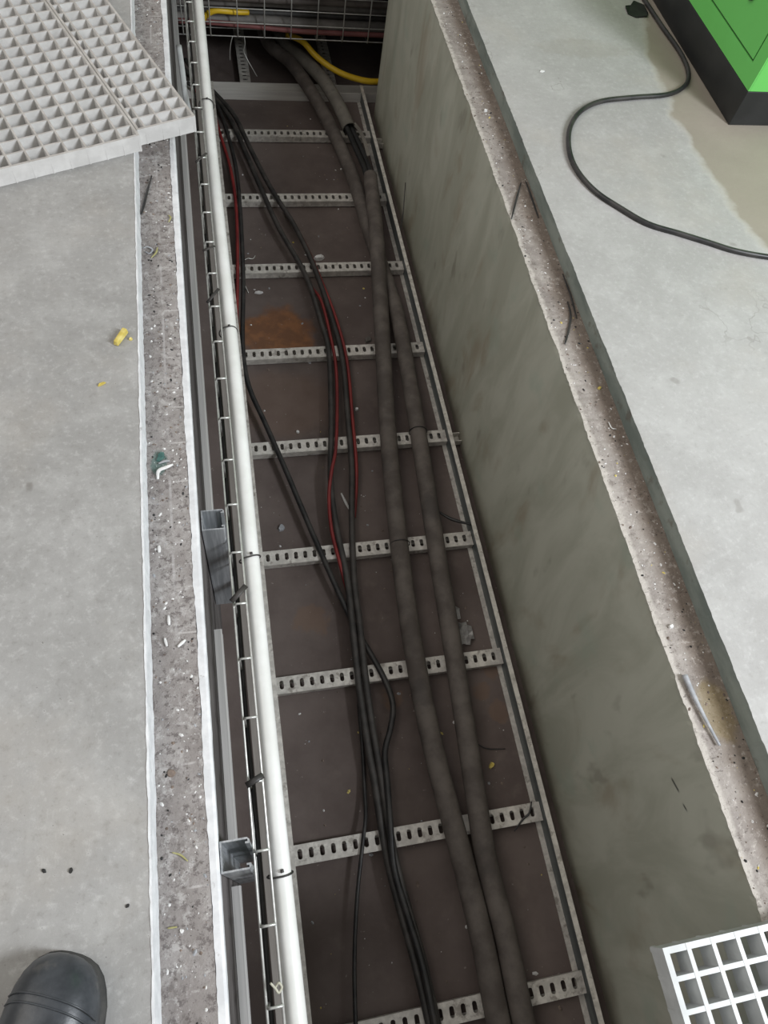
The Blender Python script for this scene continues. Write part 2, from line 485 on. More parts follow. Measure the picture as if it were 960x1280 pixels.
A = math.radians(22.6)
uA = Vector((math.cos(A), math.sin(A))); vA = Vector((-uA.y, uA.x))
CR = Vector((-.018, 1.562))               # free corner over the trench
seam = CR - uA * (3.5 * .0385)
mb = MB(); grating(mb, seam, A, 3, 17, .0385, .038, .038, half_first=True)
o = obj('floor_grating', mb, ['grp', 'grp_top']); tag(o, 'narrow strip of pale moulded floor grating whose corner juts out over the trench', 'grating')
NB = 17
cb = seam - uA * (NB * .0385 + .002) - vA * .018
mb = MB(); grating(mb, cb, A, NB, 24, .0385, .038, .038)
o = obj('floor_grating', mb, ['grp', 'grp_top']); tag(o, 'large pale moulded grating panel lying loose on the floor beside the narrow strip', 'grating')
mb = MB(); grating(mb, (.502, -.143), 0, 7, 19, .0372, 0, .0395, rev=True, bar=.0062, frame=.008, mi_top=0)
o = obj('floor_grating', mb, ['grp_clean', 'grp_clean']); tag(o, 'clean white grating panel in the near corner of the trench, opposite the boot', 'grating')

# ------------------------------------------------------------------ cable ladder
LX0, LX1 = .037, .641
LYE = 2.842
def rail_profile(x, s, z0=ZF + .001, z1=-.664, w=.022, t=.0022, wt=.012):
    return [(x, z0), (x + s * w, z0), (x + s * w, z0 + t), (x + s * t, z0 + t), (x + s * t, z1 - t), (x + s * wt, z1 - t), (x + s * wt, z1), (x, z1)]

def rung_mesh(x0, x1, yc, zt=RT, h=.022, w=.040, pitch=.0251, along='x'):
    mb = MB(); t = .0022
    n = int((x1 - x0) / pitch); pad = ((x1 - x0) - n * pitch) / 2
    def P(a, b, z):
        return (a, yc + b, z) if along == 'x' else (yc + b, a, z)
    hw = w / 2
    N = 16
    def slot(cx):
        pts = []
        r, l = .0052, .0108 - .0052
        for k in range(N):
            ang = 2 * math.pi * (k + .5) / N
            c, s = math.cos(ang), math.sin(ang)
            pts.append((cx + r * c, (l if s > 0 else -l) + r * s + .001))
        return pts
    def border(xa, xb):
        pts = []
        cx = (xa + xb) / 2; hx = (xb - xa) / 2
        for k in range(N):
            ang = 2 * math.pi * (k + .5) / N
            c, s = math.cos(ang), math.sin(ang)
            q = min(hx / max(abs(c), 1e-6), hw / max(abs(s), 1e-6))
            pts.append((cx + c * q, s * q))
        # snap the four nearest to the true corners
        for sx in (-1, 1):
            for sy in (-1, 1):
                j = min(range(N), key=lambda k: (pts[k][0] - cx - sx * hx) ** 2 + (pts[k][1] - sy * hw) ** 2)
                pts[j] = (cx + sx * hx, sy * hw)
        return pts
    for k in range(n):
        xa = x0 + pad + k * pitch; xb = xa + pitch
        S = slot((xa + xb) / 2); B = border(xa, xb)
        s1 = [mb.bm.verts.new(P(a, b, zt)) for a, b in S]; s0 = [mb.bm.verts.new(P(a, b, zt - t)) for a, b in S]
        b1 = [mb.bm.verts.new(P(a, b, zt)) for a, b in B]; b0 = [mb.bm.verts.new(P(a, b, zt - t)) for a, b in B]
        for i in range(N):
            j = (i + 1) % N
            mb.face([b1[i], b1[j], s1[j], s1[i]]); mb.face([s1[i], s1[j], s0[j], s0[i]]); mb.face([b0[j], b0[i], s0[i], s0[j]])
    def bx(a0, a1, b0, b1, z0, z1):
        q = [P(a0, b0, z0), P(a1, b0, z0), P(a1, b1, z0), P(a0, b1, z0), P(a0, b0, z1), P(a1, b0, z1), P(a1, b1, z1), P(a0, b1, z1)]
        mb.hexa(q)
    if pad > .0005:
        bx(x0, x0 + pad, -hw, hw, zt - t, zt); bx(x1 - pad, x1, -hw, hw, zt - t, zt)
    for s in (-1, 1):
        bx(x0, x1, s * hw - (t if s > 0 else 0), s * hw + (0 if s > 0 else t), zt - h, zt - t)
        bx(x0, x1, s * (hw - .006) - .006, s * (hw - .006) + .006, zt - h - t, zt - h)
        bx(x0, x1, s * hw - (0 if s > 0 else .0012), s * hw + (.0012 if s > 0 else 0), zt - .006, zt - .0003)
    return mb

lad = thing('cable_ladder', 'long galvanised cable ladder with slotted rungs lying along the trench floor', 'cable ladder', (LX0, .9, ZF))
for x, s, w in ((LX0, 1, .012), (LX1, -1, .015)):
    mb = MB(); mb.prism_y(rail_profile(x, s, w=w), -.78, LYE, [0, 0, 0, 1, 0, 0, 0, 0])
    obj('side_rail', mb, ['galv_dusty', 'galv_shade'], lad)
for y in (-.615, -.265, .083, .466, .812, 1.163, 1.513, 1.883, 2.235, 2.600):
    obj('rung', rung_mesh(LX0 + .0035, LX1 - .0035, y), 'galv_dusty', lad)
for y in (1.155, 2.56):
    mb = MB(); mb.box(LX1 + .0005, XR0 - .001, y - .016, y - .013, RT - .02, RT); mb.box(LX1 + .0005, XR0 - .001, y + .013, y + .016, RT - .02, RT); mb.box(LX1 + .0005, XR0 - .001, y - .016, y + .016, RT - .022, RT - .019)
    obj('wall_bracket', mb, 'galv_dusty', lad)

cl = thing('cable_ladder', 'second cable ladder crossing behind the far end of the long one, under the wire basket', 'cable ladder', (.3, 3.1, ZF))
def rail_x(y, s):
    t = .0022; zn, zf = (-.702, -.700)
    pr = [(0, ZF + .001), (.052, ZF + .001), (.052, zf), (.052 - t, zf), (.052 - t, ZF + .001 + t), (t, ZF + .001 + t), (t, zn), (0, zn)]
    mb = MB()
    rings = [[mb.bm.verts.new((x, y + a, b)) for a, b in pr] for x in (-1.2, 2.2)]
    for k in range(len(pr)):
        mb.face([rings[0][k], rings[0][(k + 1) % 8], rings[1][(k + 1) % 8], rings[1][k]])
    mb.face(rings[0]); mb.face(rings[1])
    return mb
obj('side_rail', rail_x(2.846, -1), 'rail_bright', cl); obj('side_rail', rail_x(3.458, 1), 'rail_bright', cl)
for x in (-.53, -.18, .178, .528, .88, 1.23):
    obj('rung', rung_mesh(2.90, 3.455, x, along='y'), 'galv_dusty', cl)

# ------------------------------------------------------------------ cables in the trench
RC = .0255
ZC = RT + RC
def cable(name, pts, r, mat, label, cat='cable', seg=14, per=8, group=None, rough=.0):
    mb = MB()
    P = spline(pts, per)
    mb.tube(P, r, seg)
    return tag(obj(name, mb, mat), label, cat, group)

# conduit torn open near the far end, then whole down to the near end
mb = MB()
P = spline([(.576, 2.27, -.650), (.547, 1.972, -.640), (.505, 1.604, -.668), (.447, 1.111, ZC), (.412, .706, ZC), (.401, .444, ZC), (.404, .23, ZC), (.420, .004, ZC), (.427, -.148, ZC), (.426, -.302, ZC), (.43, -.66, ZC)], 12)
mb.tube(P, RC, 18, caps=False)
mb.tube(P, RC - .003, 18, caps=False)
rg = MB()
o = obj('conduit', mb, 'conduit'); tag(o, 'thick dusty grey conduit with an open torn end, crossing over its unbroken neighbour', 'conduit')
cable('conduit', [(.262, 3.30, -.63), (.285, 3.10, -.655), (.362, 2.965, -.655), (.424, 2.784, -.66), (.477, 2.586, -.676), (.514, 2.375, ZC), (.529, 2.199, ZC - .001), (.538, 2.012, ZC - .003), (.556, 1.818, ZC - .003), (.566, 1.636, ZC), (.561, 1.466, ZC), (.541, 1.103, ZC), (.518, .74, ZC), (.502, .451, ZC), (.484, .182, ZC), (.4735, .003, ZC), (.4795, -.148, ZC), (.4785, -.302, ZC), (.483, -.66, ZC)], RC * .98, 'conduit', 'unbroken thick grey conduit from under the wire basket, passing beneath the torn one', 'conduit', 18, 10)
mb = MB()
P = spline([(.315, 3.30, -.60), (.345, 3.083, -.640), (.412, 2.966, -.640), (.474, 2.836, -.640), (.515, 2.69, -.645), (.540, 2.54, -.65)], 12)
mb.tube(P, RC, 18, caps=False); mb.tube(P, RC - .003, 18, caps=False)
o = obj('conduit', mb, 'conduit_pale'); tag(o, 'short dusty conduit stub from under the wire basket, broken off with cores showing', 'conduit')
for k, (dx, dz, nm) in enumerate(((-.010, .004, 'upper'), (.010, -.004, 'lower'))):
    lab = ('bare black cable core in the conduit gap, the one nearer the thin cables', 'bare black cable core in the conduit gap, the one nearer the ladder rail')[k]
    cable('cable', [(.500 + dx, 2.74, -.645 + dz), (.530 + dx, 2.60, -.648 + dz), (.556 + dx * 1.3, 2.44, -.652 + dz), (.570 + dx, 2.30, -.650 + dz), (.565 + dx, 2.20, -.648 + dz)], .0095, 'black_flat', lab, 'cable', 12)
mb = MB()
fl = spline([(.560, 2.56, -.640), (.574, 2.50, -.632), (.585, 2.44, -.640), (.590, 2.385, -.652)], 6)
rw = [(mb.bm.verts.new(p + Vector((-.007, 0, 0))), mb.bm.verts.new(p + Vector((.005, 0, .004))), mb.bm.verts.new(p + Vector((.005, 0, .0012))), mb.bm.verts.new(p + Vector((-.007, 0, -.003)))) for p in fl]
for a, b in zip(rw, rw[1:]):
    for k in range(4): mb.face([a[k], a[(k + 1) % 4], b[(k + 1) % 4], b[k]])
mb.face(rw[0]); mb.face(rw[-1])
o = obj('conduit_fragment', mb, 'conduit_pale'); tag(o, 'curled splinter of conduit wall beside the exposed black cores', 'fragment')

zb = RT + .009
B2 = [(-.06, 2.96, -.69), (-.01, 2.90, zb), (.033, 2.829, zb), (.090, 2.701, zb), (.131, 2.525, zb), (.174, 2.301, zb), (.222, 2.071, zb), (.288, 1.839, zb), (.314, 1.624, zb), (.321, 1.49, zb), (.294, 1.245, zb), (.262, 1.026, zb), (.258, .873, zb), (.264, .727, zb + .002), (.258, .592, zb + .004), (.251, .427, zb), (.250, .292, zb), (.252, .21, zb), (.252, .11, zb), (.255, .02, zb), (.266, -.075, zb), (.279, -.18, zb), (.288, -.30, zb), (.31, -.66, zb)]
cable('cable', B2, .0088, 'black_dusty', 'black cable twisted with the red one that crosses over it at the fifth rung')
B3 = [(-.05, 3.02, -.69), (-.005, 2.93, zb), (.045, 2.84, zb), (.116, 2.69, zb), (.164, 2.480, zb), (.216, 2.272, zb), (.279, 2.075, zb), (.322, 1.875, zb), (.353, 1.622, zb), (.360, 1.456, zb), (.344, 1.242, zb), (.330, 1.073, zb), (.306, .917, zb), (.283, .726, zb), (.277, .592, zb + .006), (.270, .466, zb + .006), (.268, .347, zb), (.269, .235, zb), (.268, .13, zb + .004), (.271, .037, zb + .005), (.281, -.06, zb + .005), (.294, -.16, zb + .005), (.303, -.30, zb + .005), (.326, -.66, zb + .004)]
cable('cable', B3, .0088, 'black_dusty', 'black cable curving nearest the thick conduits, with a red one hugging its outer side')
z1 = RT + .0075
B1 = [(-.05, 2.87, -.69), (.0, 2.84, z1), (.046, 2.790, z1), (.081, 2.597, z1), (.100, 2.325, z1), (.084, 1.885, z1), (.058, 1.58, z1), (.055, 1.45, z1), (.066, 1.36, z1), (.097, 1.245, z1), (.136, 1.092, z1), (.181, .906, z1), (.219, .755, z1), (.245, .66, z1 - .004), (.268, .59, z1 - .014), (.291, .525, z1 - .006), (.313, .46, z1), (.326, .407, z1), (.326, .367, z1), (.311, .322, z1), (.288, .27, z1 + .002), (.280, .20, z1 + .012), (.270, .11, z1 + .020), (.263, .02, z1 + .018), (.276, -.075, z1 + .018), (.290, -.17, z1 + .018), (.297, -.30, z1 + .018), (.320, -.66, z1 + .017)]
cable('cable', B1, .0075, 'black', 'single black cable slanting away from the white pipe, making a small loop mid-trench')
z4 = RT + .0048
cable('cable', [(.247, .40, -.728), (.240, .30, -.726), (.229, .20, -.722), (.221, .14, -.712), (.206, .088, z4), (.176, -.019, z4), (.152, -.134, z4), (.136, -.255, z4), (.12, -.42, z4), (.11, -.66, z4)], .0046, 'black', 'thin black cable branching off the bundle towards the white pipe at the near end')
zr = RT + .006
cable('cable', [(-.04, 2.84, -.69), (.0, 2.82, zr), (.030, 2.77, zr), (.056, 2.574, zr), (.080, 2.37, zr), (.083, 2.158, zr), (.066, 1.886, zr), (.048, 1.68, zr - .004), (.046, 1.60, zr - .016)], .0060, 'red', 'red cable beside the white pipe at the far end of the trench')
cable('cable', [(.273, 1.93, -.730), (.300, 1.82, -.726), (.327, 1.72, zr), (.337, 1.55, zr), (.336, 1.44, zr), (.318, 1.29, zr + .003), (.290, 1.13, zr + .018), (.266, 1.05, zr + .024), (.249, .974, zr + .010), (.243, .873, zr + .004), (.252, .765, zr + .004), (.262, .70, -.722)], .0050, 'red', 'red cable twisted round a black one, crossing over it at the fifth rung')
cable('cable', [(.258, 2.18, -.730), (.275, 2.12, -.724), (.304, 2.0, zr), (.342, 1.80, zr), (.3675, 1.62, zr), (.3745, 1.456, zr), (.3585, 1.242, zr), (.344, 1.073, zr), (.326, .965, -.720), (.316, .92, -.730)], .0050, 'red', 'red cable hugging the black one nearest the thick conduits')

# ------------------------------------------------------------------ wire tray along the trench wall, with its pipe
TX0, TX1, TZ = -.0245, -.003, -.150
tr = thing('wire_tray', 'long zinc wire tray hung along the trench wall beside the white pipe', 'cable tray', (TX0, .9, -.26))
WR = .0021
for x, z in ((TX1, TZ - .002), (TX0 - .001, TZ - .007), (TX0, TZ - .105)):
    mb = MB(); mb.tube([(x, -.82, z), (x, .5, z), (x, 2.74, z)], WR, 8)
    obj('long_wire', mb, 'wire', tr)
y = 2.68
first = None
k = 0
while y > -.80:
    if first is None:
        mb = MB()
        pts = [(TX1 + .001, y, TZ + .002), (TX0 + .005, y, TZ + .002), (TX0 + .0012, y, TZ - .001), (TX0 + .0018, y, TZ - .006), (TX0 + .002, y, TZ - .108)]
        mb.tube(pts, WR, 8)
        first = obj('cross_wire', mb, 'wire', tr)
        y_first = y
    else:
        c = first.copy(); COL.objects.link(c); c.parent = tr
        c.location = (0, y - y_first, 0)
    y -= .1003; k += 1

PX, PZ, PR = .0135, -.180, .0155
mb = MB()
Pp = [(PX + .0015 * math.sin(i * .5), -.85 + 3.6 * i / 30, PZ + .0008 * math.cos(i * .7)) for i in range(31)]
mb.tube(Pp, PR, 24, caps=False); mb.tube(Pp, PR - .002, 24, caps=False)
pipe = obj('pipe', mb, 'pvc'); tag(pipe, 'long white plastic pipe tied along the wire tray above the trench', 'pipe')
for i, (yy, lab) in enumerate(((1.938, 'wire tie round the white pipe level with the jutting grating corner'), (1.128, 'wire tie round the white pipe just past the third slotted rung'), (.572, 'wire tie round the white pipe across from the tall strut post'), (.036, 'wire tie round the white pipe across from the short strut post'))):
    mb = MB()
    n = 26; pts = []
    for q in range(n + 1):
        a = 2 * math.pi * q / n
        e = 1.0 if math.cos(a) > -.2 else 1.12
        pts.append((PX + math.cos(a) * (PR + .0014) * e - (0 if e == 1 else .0035), yy + .004 * math.sin(a + i), PZ + math.sin(a) * (PR + .0014)))
    mb.tube(pts, .0015, 8)
    mb.tube([(PX - .002, yy + .0035, PZ + PR + .0016), (PX + .003, yy + .004, PZ + PR + .0022)], .0026, 8)
    o = obj('wire_tie', mb, 'black_dusty'); tag(o, lab, 'cable tie')
def strap(y0, y1, label, w=.0035, x0=TX0 - .004, x1=TX1 + .002):
    mb = MB()
    z = TZ + .0046
    a = [(x0, y0, z), ((x0 + x1) / 2, (y0 + y1) / 2, z + .0006), (x1, y1, z)]
    mb.tube(a, w, 8, squash=.4)
    tag(obj('cable_tie', mb, 'black_dusty'), label, 'cable tie')
strap(1.185, 1.225, 'black strap slung across the wire tray just beyond the third slotted rung')
strap(1.345, 1.36, 'black strap on the wire tray beside the loose black sliver on the ledge')
strap(1.655, 1.69, 'black strap across the wire tray beside the grating corner')
strap(1.868, 1.868, 'dark strap on the wire tray where the second conduit rung meets the pipe', .003)
strap(.478, .505, 'dark flat strap across the wire tray beside the lower half of the tall post', .005)
strap(.168, .180, 'grey flat strap across the wire tray midway between the two posts', .005)
mb = MB()
mb.tube(spline([(TX1 - .008, -.105, TZ + .005), (TX1 - .003, -.100, TZ + .010), (TX1 + .001, -.106, TZ + .005), (TX1 - .004, -.112, TZ + .004), (TX1 - .008, -.106, TZ + .008), (TX1 - .014, -.098, TZ + .012)], 6), .0018, 6)
tag(obj('twine_knot', mb, 'twine'), 'small knot of pale twine on the wire tray near its near end', 'twine')
mb = MB(); P = [(-.0200 + .0010 * math.sin(i * .9), -.85 + 3.58 * i / 60, -.215 + .004 * math.sin(i * 1.3)) for i in range(61)]
mb.tube(P, .0042, 10)
tag(obj('cable', mb, 'black'), 'glossy black cable lying inside the wire tray', 'cable')

mb = MB()
mb.prism_y([(-.0160, -.348), (-.0044, -.348), (-.0040, -.3475), (-.0040, -.3305), (-.0046, -.330), (-.0158, -.330), (-.0164, -.3305), (-.0164, -.3475)], -.84, 2.73)
tag(obj('cable_duct', mb, 'taupe'), 'narrow taupe cable duct running below the wire tray next to the glossy cable', 'duct')

# strut posts and the strut rail on the wall
def c_profile(w, d, t=.0025, lip=.008, curl=.006):
    """outline in (x, y): closed back at x=0, open towards +x"""
    return [(0, 0), (d - .003, 0), (d, .003), (d, lip), (d - curl, lip), (d - curl, lip - t), (d - t, lip - t), (d - t, t), (t, t),
            (t, w - t), (d - t, w - t), (d - t, w - lip + t), (d - curl, w - lip + t), (d - curl, w - lip), (d, w - lip), (d, w - .003), (d - .003, w), (0, w)]
def post(y, ztop, zbot, label, d=.041):
    pr = c_profile(.041, d)
    root = thing('strut_post', label, 'post', (XL1 + .001, y + .02, zbot))
    mb = MB()
    R_ = [[mb.bm.verts.new((XL1 + .002 + a, y + b, z)) for a, b in pr] for z in (zbot, ztop)]
    n = len(pr)
    for k in range(n):
        mb.face([R_[0][k], R_[0][(k + 1) % n], R_[1][(k + 1) % n], R_[1][k]])
    for ring in R_:
        q = ring
        mb.face([q[0], q[1], q[2], q[3], q[4], q[5], q[6], q[7], q[8]]); mb.face([q[9], q[10], q[11], q[12], q[13], q[14], q[15], q[16], q[17]]); mb.face([q[0], q[8], q[9], q[17]])
    obj('channel', mb, 'strut', root)
    mb = MB()
    mb.tube([(XL1 + .004, y + .0205, zbot + .05), (XL1 + .012, y + .0205, zbot + .05)], .009, 6)
    mb.tube([(XL1 + .012, y + .0205, zbot + .05), (XL1 + .022, y + .0205, zbot + .05)], .005, 10)
    obj('bolt', mb, 'galv', root)
    return root
post(.602, -.105, -.47, 'tall galvanised strut post standing open-topped against the trench wall, farther from the boot')
post(.046, -.048, -.66, 'galvanised strut post with its hollow top near floor level, closer to the boot')
for ya, yb, lab in ((.655, 2.75, 'far length of strut rail fixed along the trench wall beyond the tall post'), (.100, .490, 'middle length of strut rail on the trench wall between the two posts'), (-.81, .035, 'near length of strut rail on the trench wall, on the boot side of both posts')):
    mb = MB()
    pr = [(0, 0), (.0125, 0), (.015, -.0025), (.015, -.009), (.011, -.009), (.011, -.0065), (.0125, -.0065), (.0125, -.0025), (.0025, -.0025),
          (.0025, -.0385), (.0125, -.0385), (.0125, -.0345), (.011, -.0345), (.011, -.032), (.015, -.032), (.015, -.0385), (.0125, -.041), (0, -.041)]
    mb.prism_y([(XL1 + .0008 + a, -.315 + b) for a, b in pr], ya, yb, 0, cap=False)
    tag(obj('strut_rail', mb, 'strut_rail'), lab, 'strut rail')
# pale strip hooked on the wall behind the grating corner
mb = MB()
mb.tube(spline([(-.050, 2.16, -.15), (-.046, 2.06, -.16), (-.043, 1.97, -.17), (-.036, 1.90, -.185)], 6), .008, 10, squash=.5)
tag(obj('plastic_strip', mb, 'grp_clean'), 'pale plastic strip hanging between the grating corner and the wire tray', 'strip')

# ------------------------------------------------------------------ crossing wire basket with its cables
bk = thing('wire_basket', 'deep zinc wire basket tray crossing the far end of the trench, filled with cables', 'cable tray', (.6, 3.0, -.53))
BY0, BY1, BZ = 2.90, 3.14, -.525
for (yy, zz) in [(BY0, BZ + .05 * k) for k in range(1, 6)] + [(BY0 + .003, BZ), (BY0 + .06, BZ - .002), (BY0 + .12, BZ - .002), (BY0 + .18, BZ - .002)] + [(BY1, BZ + .05 * k) for k in range(0, 6)]:
    mb = MB(); mb.tube([(-1.1, yy, zz), (.4, yy, zz - .004), (2.1, yy, zz - .012)], .0022, 8)
    obj('long_wire', mb, 'wire', bk)
first = None
x = -.945
while x < 2.0:
    if first is None:
        mb = MB()
        mb.tube([(x, BY0 - .003, BZ + .255), (x, BY0 - .003, BZ + .1), (x, BY0 - .003, BZ + .004), (x, BY0 + .004, BZ - .005), (x, BY1 - .004, BZ - .006), (x, BY1 + .003, BZ + .004), (x, BY1 + .003, BZ + .255)], .0022, 8)
        first = obj('cross_wire', mb, 'wire', bk); xf = x
    else:
        c = first.copy(); COL.objects.link(c); c.parent = bk; c.location = (x - xf, 0, -.003 * max(0, x) / .4)
    x += .1
def xcable(pts, r, mat, label):
    cable('cable', pts, r, mat, label, 'cable', 12, 8)
xcable([(-1.0, 2.955, -.496), (-.2, 2.955, -.496), (.25, 2.96, -.498), (.6, 2.95, -.500), (1.9, 2.955, -.502)], .019, 'grey_cable', 'thick pale grey cable lowest at the front of the wire basket')
xcable([(-1.0, 2.924, -.492), (-.1, 2.924, -.492), (.05, 2.924, -.493), (.2, 2.924, -.500), (.36, 2.924, -.510), (.6, 2.924, -.514), (1.9, 2.924, -.520)], .009, 'pink', 'faded red cable just inside the front of the wire basket')
xcable([(-1.0, 3.005, -.495), (0, 3.0, -.495), (.5, 3.01, -.498), (1.9, 3.0, -.50)], .022, 'black_dusty', 'thick black cable on the floor of the wire basket, behind the pale grey one')
xcable([(-1.0, 2.97, -.445), (0, 2.97, -.443), (.3, 2.985, -.446), (.6, 2.975, -.448), (1.9, 2.97, -.45)], .016, 'grey_cable', 'second grey cable lying on top of the lowest one in the wire basket')
xcable([(-1.0, 2.935, -.410), (0, 2.935, -.410), (.35, 2.935, -.412), (.6, 2.94, -.414), (1.9, 2.935, -.416)], .012, 'conduit', 'brownish cable midway up the front of the wire basket')
xcable([(-1.0, 3.03, -.435), (.1, 3.03, -.435), (1.9, 3.04, -.437)], .022, 'black_dusty', 'thick black cable at mid height at the rear of the wire basket')
xcable([(-1.0, 2.98, -.392), (.1, 2.975, -.390), (.3, 2.985, -.392), (1.9, 2.98, -.395)], .018, 'conduit_pale', 'fat dusty cable near the top of the pile in the wire basket')
xcable([(-1.0, 2.93, -.37), (.1, 2.93, -.372), (.4, 2.945, -.374), (1.9, 2.94, -.374)], .011, 'black_dusty', 'slim black cable on top at the front of the wire basket')
xcable([(-1.0, 3.035, -.37), (0, 3.03, -.368), (1.9, 3.03, -.372)], .018, 'grey_cable', 'grey cable topmost at the rear of the wire basket')
xcable([(.005, 2.945, -.60), (.018, 2.932, -.52), (.035, 2.922, -.478), (.055, 2.916, -.456), (.08, 2.914, -.446), (.112, 2.916, -.447), (.15, 2.928, -.455), (.20, 2.94, -.46)], .0105, 'yellow', 'short yellow cable bending into the wire basket next to the white pipe')
xcable([(.36, 3.06, -.60), (.41, 2.97, -.575), (.46, 2.915, -.60), (.53, 2.865, -.622), (.61, 2.845, -.640), (.70, 2.845, -.650), (.85, 2.90, -.655)], .0115, 'yellow', 'yellow cable drooping from under the wire basket to the painted wall')
for pts, lab in (([(.135, 2.90, -.527), (.128, 2.896, -.545), (.122, 2.893, -.575), (.120, 2.89, -.61)], 'thin bare wire hanging from the wire basket nearer the white pipe'),
                 ([(.178, 2.90, -.527), (.180, 2.895, -.55), (.174, 2.89, -.575), (.186, 2.88, -.60), (.205, 2.87, -.63), (.220, 2.865, -.655)], 'thin bent wire hanging from the wire basket close to the conduits')):
    mb = MB(); mb.tube(spline(pts, 6), .0016, 6)
    tag(obj('wire_end', mb, 'wire'), lab, 'wire')

# ------------------------------------------------------------------ green machine
CX, CY = 1.373, 1.62
cab = thing('machine_cabinet', 'bright green machine cabinet on a black plinth standing on the concrete floor', 'cabinet', (CX + .4, CY + .55, 0))
H = 1.25
mb = MB(); mb.box(CX, CX + .8, CY, CY + 1.1, 0, .0915)
obj('plinth', mb, 'plinth', cab, bevel=.002)
mb = MB()
mb.box(CX + .004, CX + .8, CY, CY + 1.1, .0925, H, 0)
mb.box(CX, CX + .0045, CY, CY + .042, .0925, H, 0)
mb.box(CX, CX + .0045, CY + .042, CY + 1.1, .0925, .1415, 0)
mb.box(CX, CX + .0045, CY + .042, CY + 1.1, H - .05, H, 0)
obj('body', mb, 'green', cab)
mb = MB(); mb.box(CX + .0032, CX + .0043, CY + .042, CY + 1.05, .1415, H - .05)
obj('door_gap', mb, 'groove', cab)
mb = MB(); mb.box(CX, CX + .003, CY + .0465, CY + 1.05, .1455, H - .055)
dr = obj('side_panel', mb, 'green', cab, bevel=.001)
mb = MB(); mb.tube([(CX + .001, 1.79, .234), (CX - .008, 1.79, .234)], .013, 16)
l = obj('latch', mb, 'black_flat', cab)
# black lead on the floor
r = .0062
cable('power_lead', [(1.345, 2.42, r), (1.338, 2.26, r), (1.343, 2.081, r), (1.352, 1.941, r), (1.340, 1.845, r), (1.304, 1.781, r), (1.236, 1.739, r), (1.122, 1.721, r), (1.022, 1.7, r), (.95, 1.654, r), (.899, 1.582, r), (.872, 1.495, r), (.871, 1.421, r), (.895, 1.349, r), (.938, 1.293, r), (.99, 1.239, r), (1.06, 1.205, r), (1.121, 1.175, r), (1.182, 1.145, r), (1.267, 1.122, r), (1.40, 1.10, r), (1.7, 1.12, r)], r, 'black', 'black lead snaking over the pale concrete from the green machine', 'cable')
mb = MB()
pp = [(1.262, 2.172), (1.259, 2.135), (1.279, 2.118), (1.318, 2.124), (1.329, 2.142), (1.332, 2.19), (1.30, 2.203), (1.285, 2.184)]
a = [mb.bm.verts.new((x, y, .0006 + (.003 if i % 3 == 0 else 0))) for i, (x, y) in enumerate(pp)]; b = [mb.bm.verts.new((x, y, .0022 + (.004 if i % 3 == 0 else 0))) for i, (x, y) in enumerate(pp)]
mb.face(a[::-1]); mb.face(b)
for i in range(len(pp)): mb.face([a[i], a[(i + 1) % 8], b[(i + 1) % 8], b[i]])
tag(obj('tape_patch', mb, 'black_flat'), 'ragged black patch of tape on the floor beside the lead and the machine', 'tape')

# ------------------------------------------------------------------ boot
bt = thing('safety_boot', 'scuffed black leather safety boot standing on the concrete by the trench', 'boot', (-.268, -.15, 0))
tip = Vector((-.240, -.014, 0)); ax = Vector((.40, .917, 0)).normalized(); sd = Vector((ax.y, -ax.x, 0))
ST = [  # s, half width, top height, lateral shift
    (.0, .016, .10, 0), (.02, .028, .135, 0), (.07, .035, .155, 0), (.16, .038, .160, 0), (.27, .038, .158, 0), (.36, .038, .140, .001), (.44, .040, .118, .002), (.54, .0455, .098, .003),
    (.64, .0515, .084, .003), (.73, .0545, .0765, .003), (.80, .0545, .0735, .002), (.86, .0515, .0705, .0), (.91, .0460, .0655, -.002), (.95, .0385, .0580, -.003), (.98, .0275, .0480, -.003), (.995, .015, .0390, -.003), (1.0, .004, .0330, -.003)]
def boot_loft(mb, z0, grow, topf, stations, n=22):
    rings = []
    for s, hw, h, sh in stations:
        c = tip - ax * (.30 * (1 - s)) + sd * sh
        ring = []
        for k in range(n):
            a = math.pi * k / (n - 1)
            e = 2.6
            x = math.copysign(abs(math.cos(a)) ** (2 / e), math.cos(a)) * (hw + grow)
            q = abs(math.sin(a)) ** (2 / e)
            zz = z0 + (topf(h) - z0) * q
            x *= (1 - .10 * q)
            p = c + sd * x
            ring.append(mb.bm.verts.new((p.x, p.y, zz)))
        rings.append(ring)
    for a, b in zip(rings, rings[1:]):
        for k in range(n - 1):
            mb.face([a[k], a[k + 1], b[k + 1], b[k]], 0, True)
        mb.face([a[0], b[0], b[-1], a[-1]])
    mb.face(rings[0]); mb.face(rings[-1])
mb = MB(); boot_loft(mb, .022, 0, lambda h: h, ST)
up = obj('upper', mb, 'boot', bt, smooth=True)
mb = MB(); boot_loft(mb, .0005, .003, lambda h: .026, ST)
obj('sole', mb, 'sole', bt)
def seam_at(s, hw, h, sh, drop, lift, name, bow):
    mb = MB(); pts = []
    for k in range(15):
        a = math.pi * (.08 + .84 * k / 14)
        e = 2.6
        q = abs(math.sin(a)) ** (2 / e)
        x = math.copysign(abs(math.cos(a)) ** (2 / e), math.cos(a)) * hw * (1 - .10 * q)
        c = tip - ax * (.30 * (1 - s) - bow * q) + sd * (sh + x)
        pts.append((c.x, c.y, .022 + (h - .022) * q + lift))
    mb.tube(pts, .0010, 6)
    obj(name, mb, 'boot', bt)
seam_at(.80, .0545, .0735, .002, 0, .0004, 'toe_seam', .022)
seam_at(.77, .0545, .0745, .002, 0, .0008, 'toe_seam', .022)
seam_at(.66, .0525, .083, .003, 0, .0006, 'vamp_seam', .02)
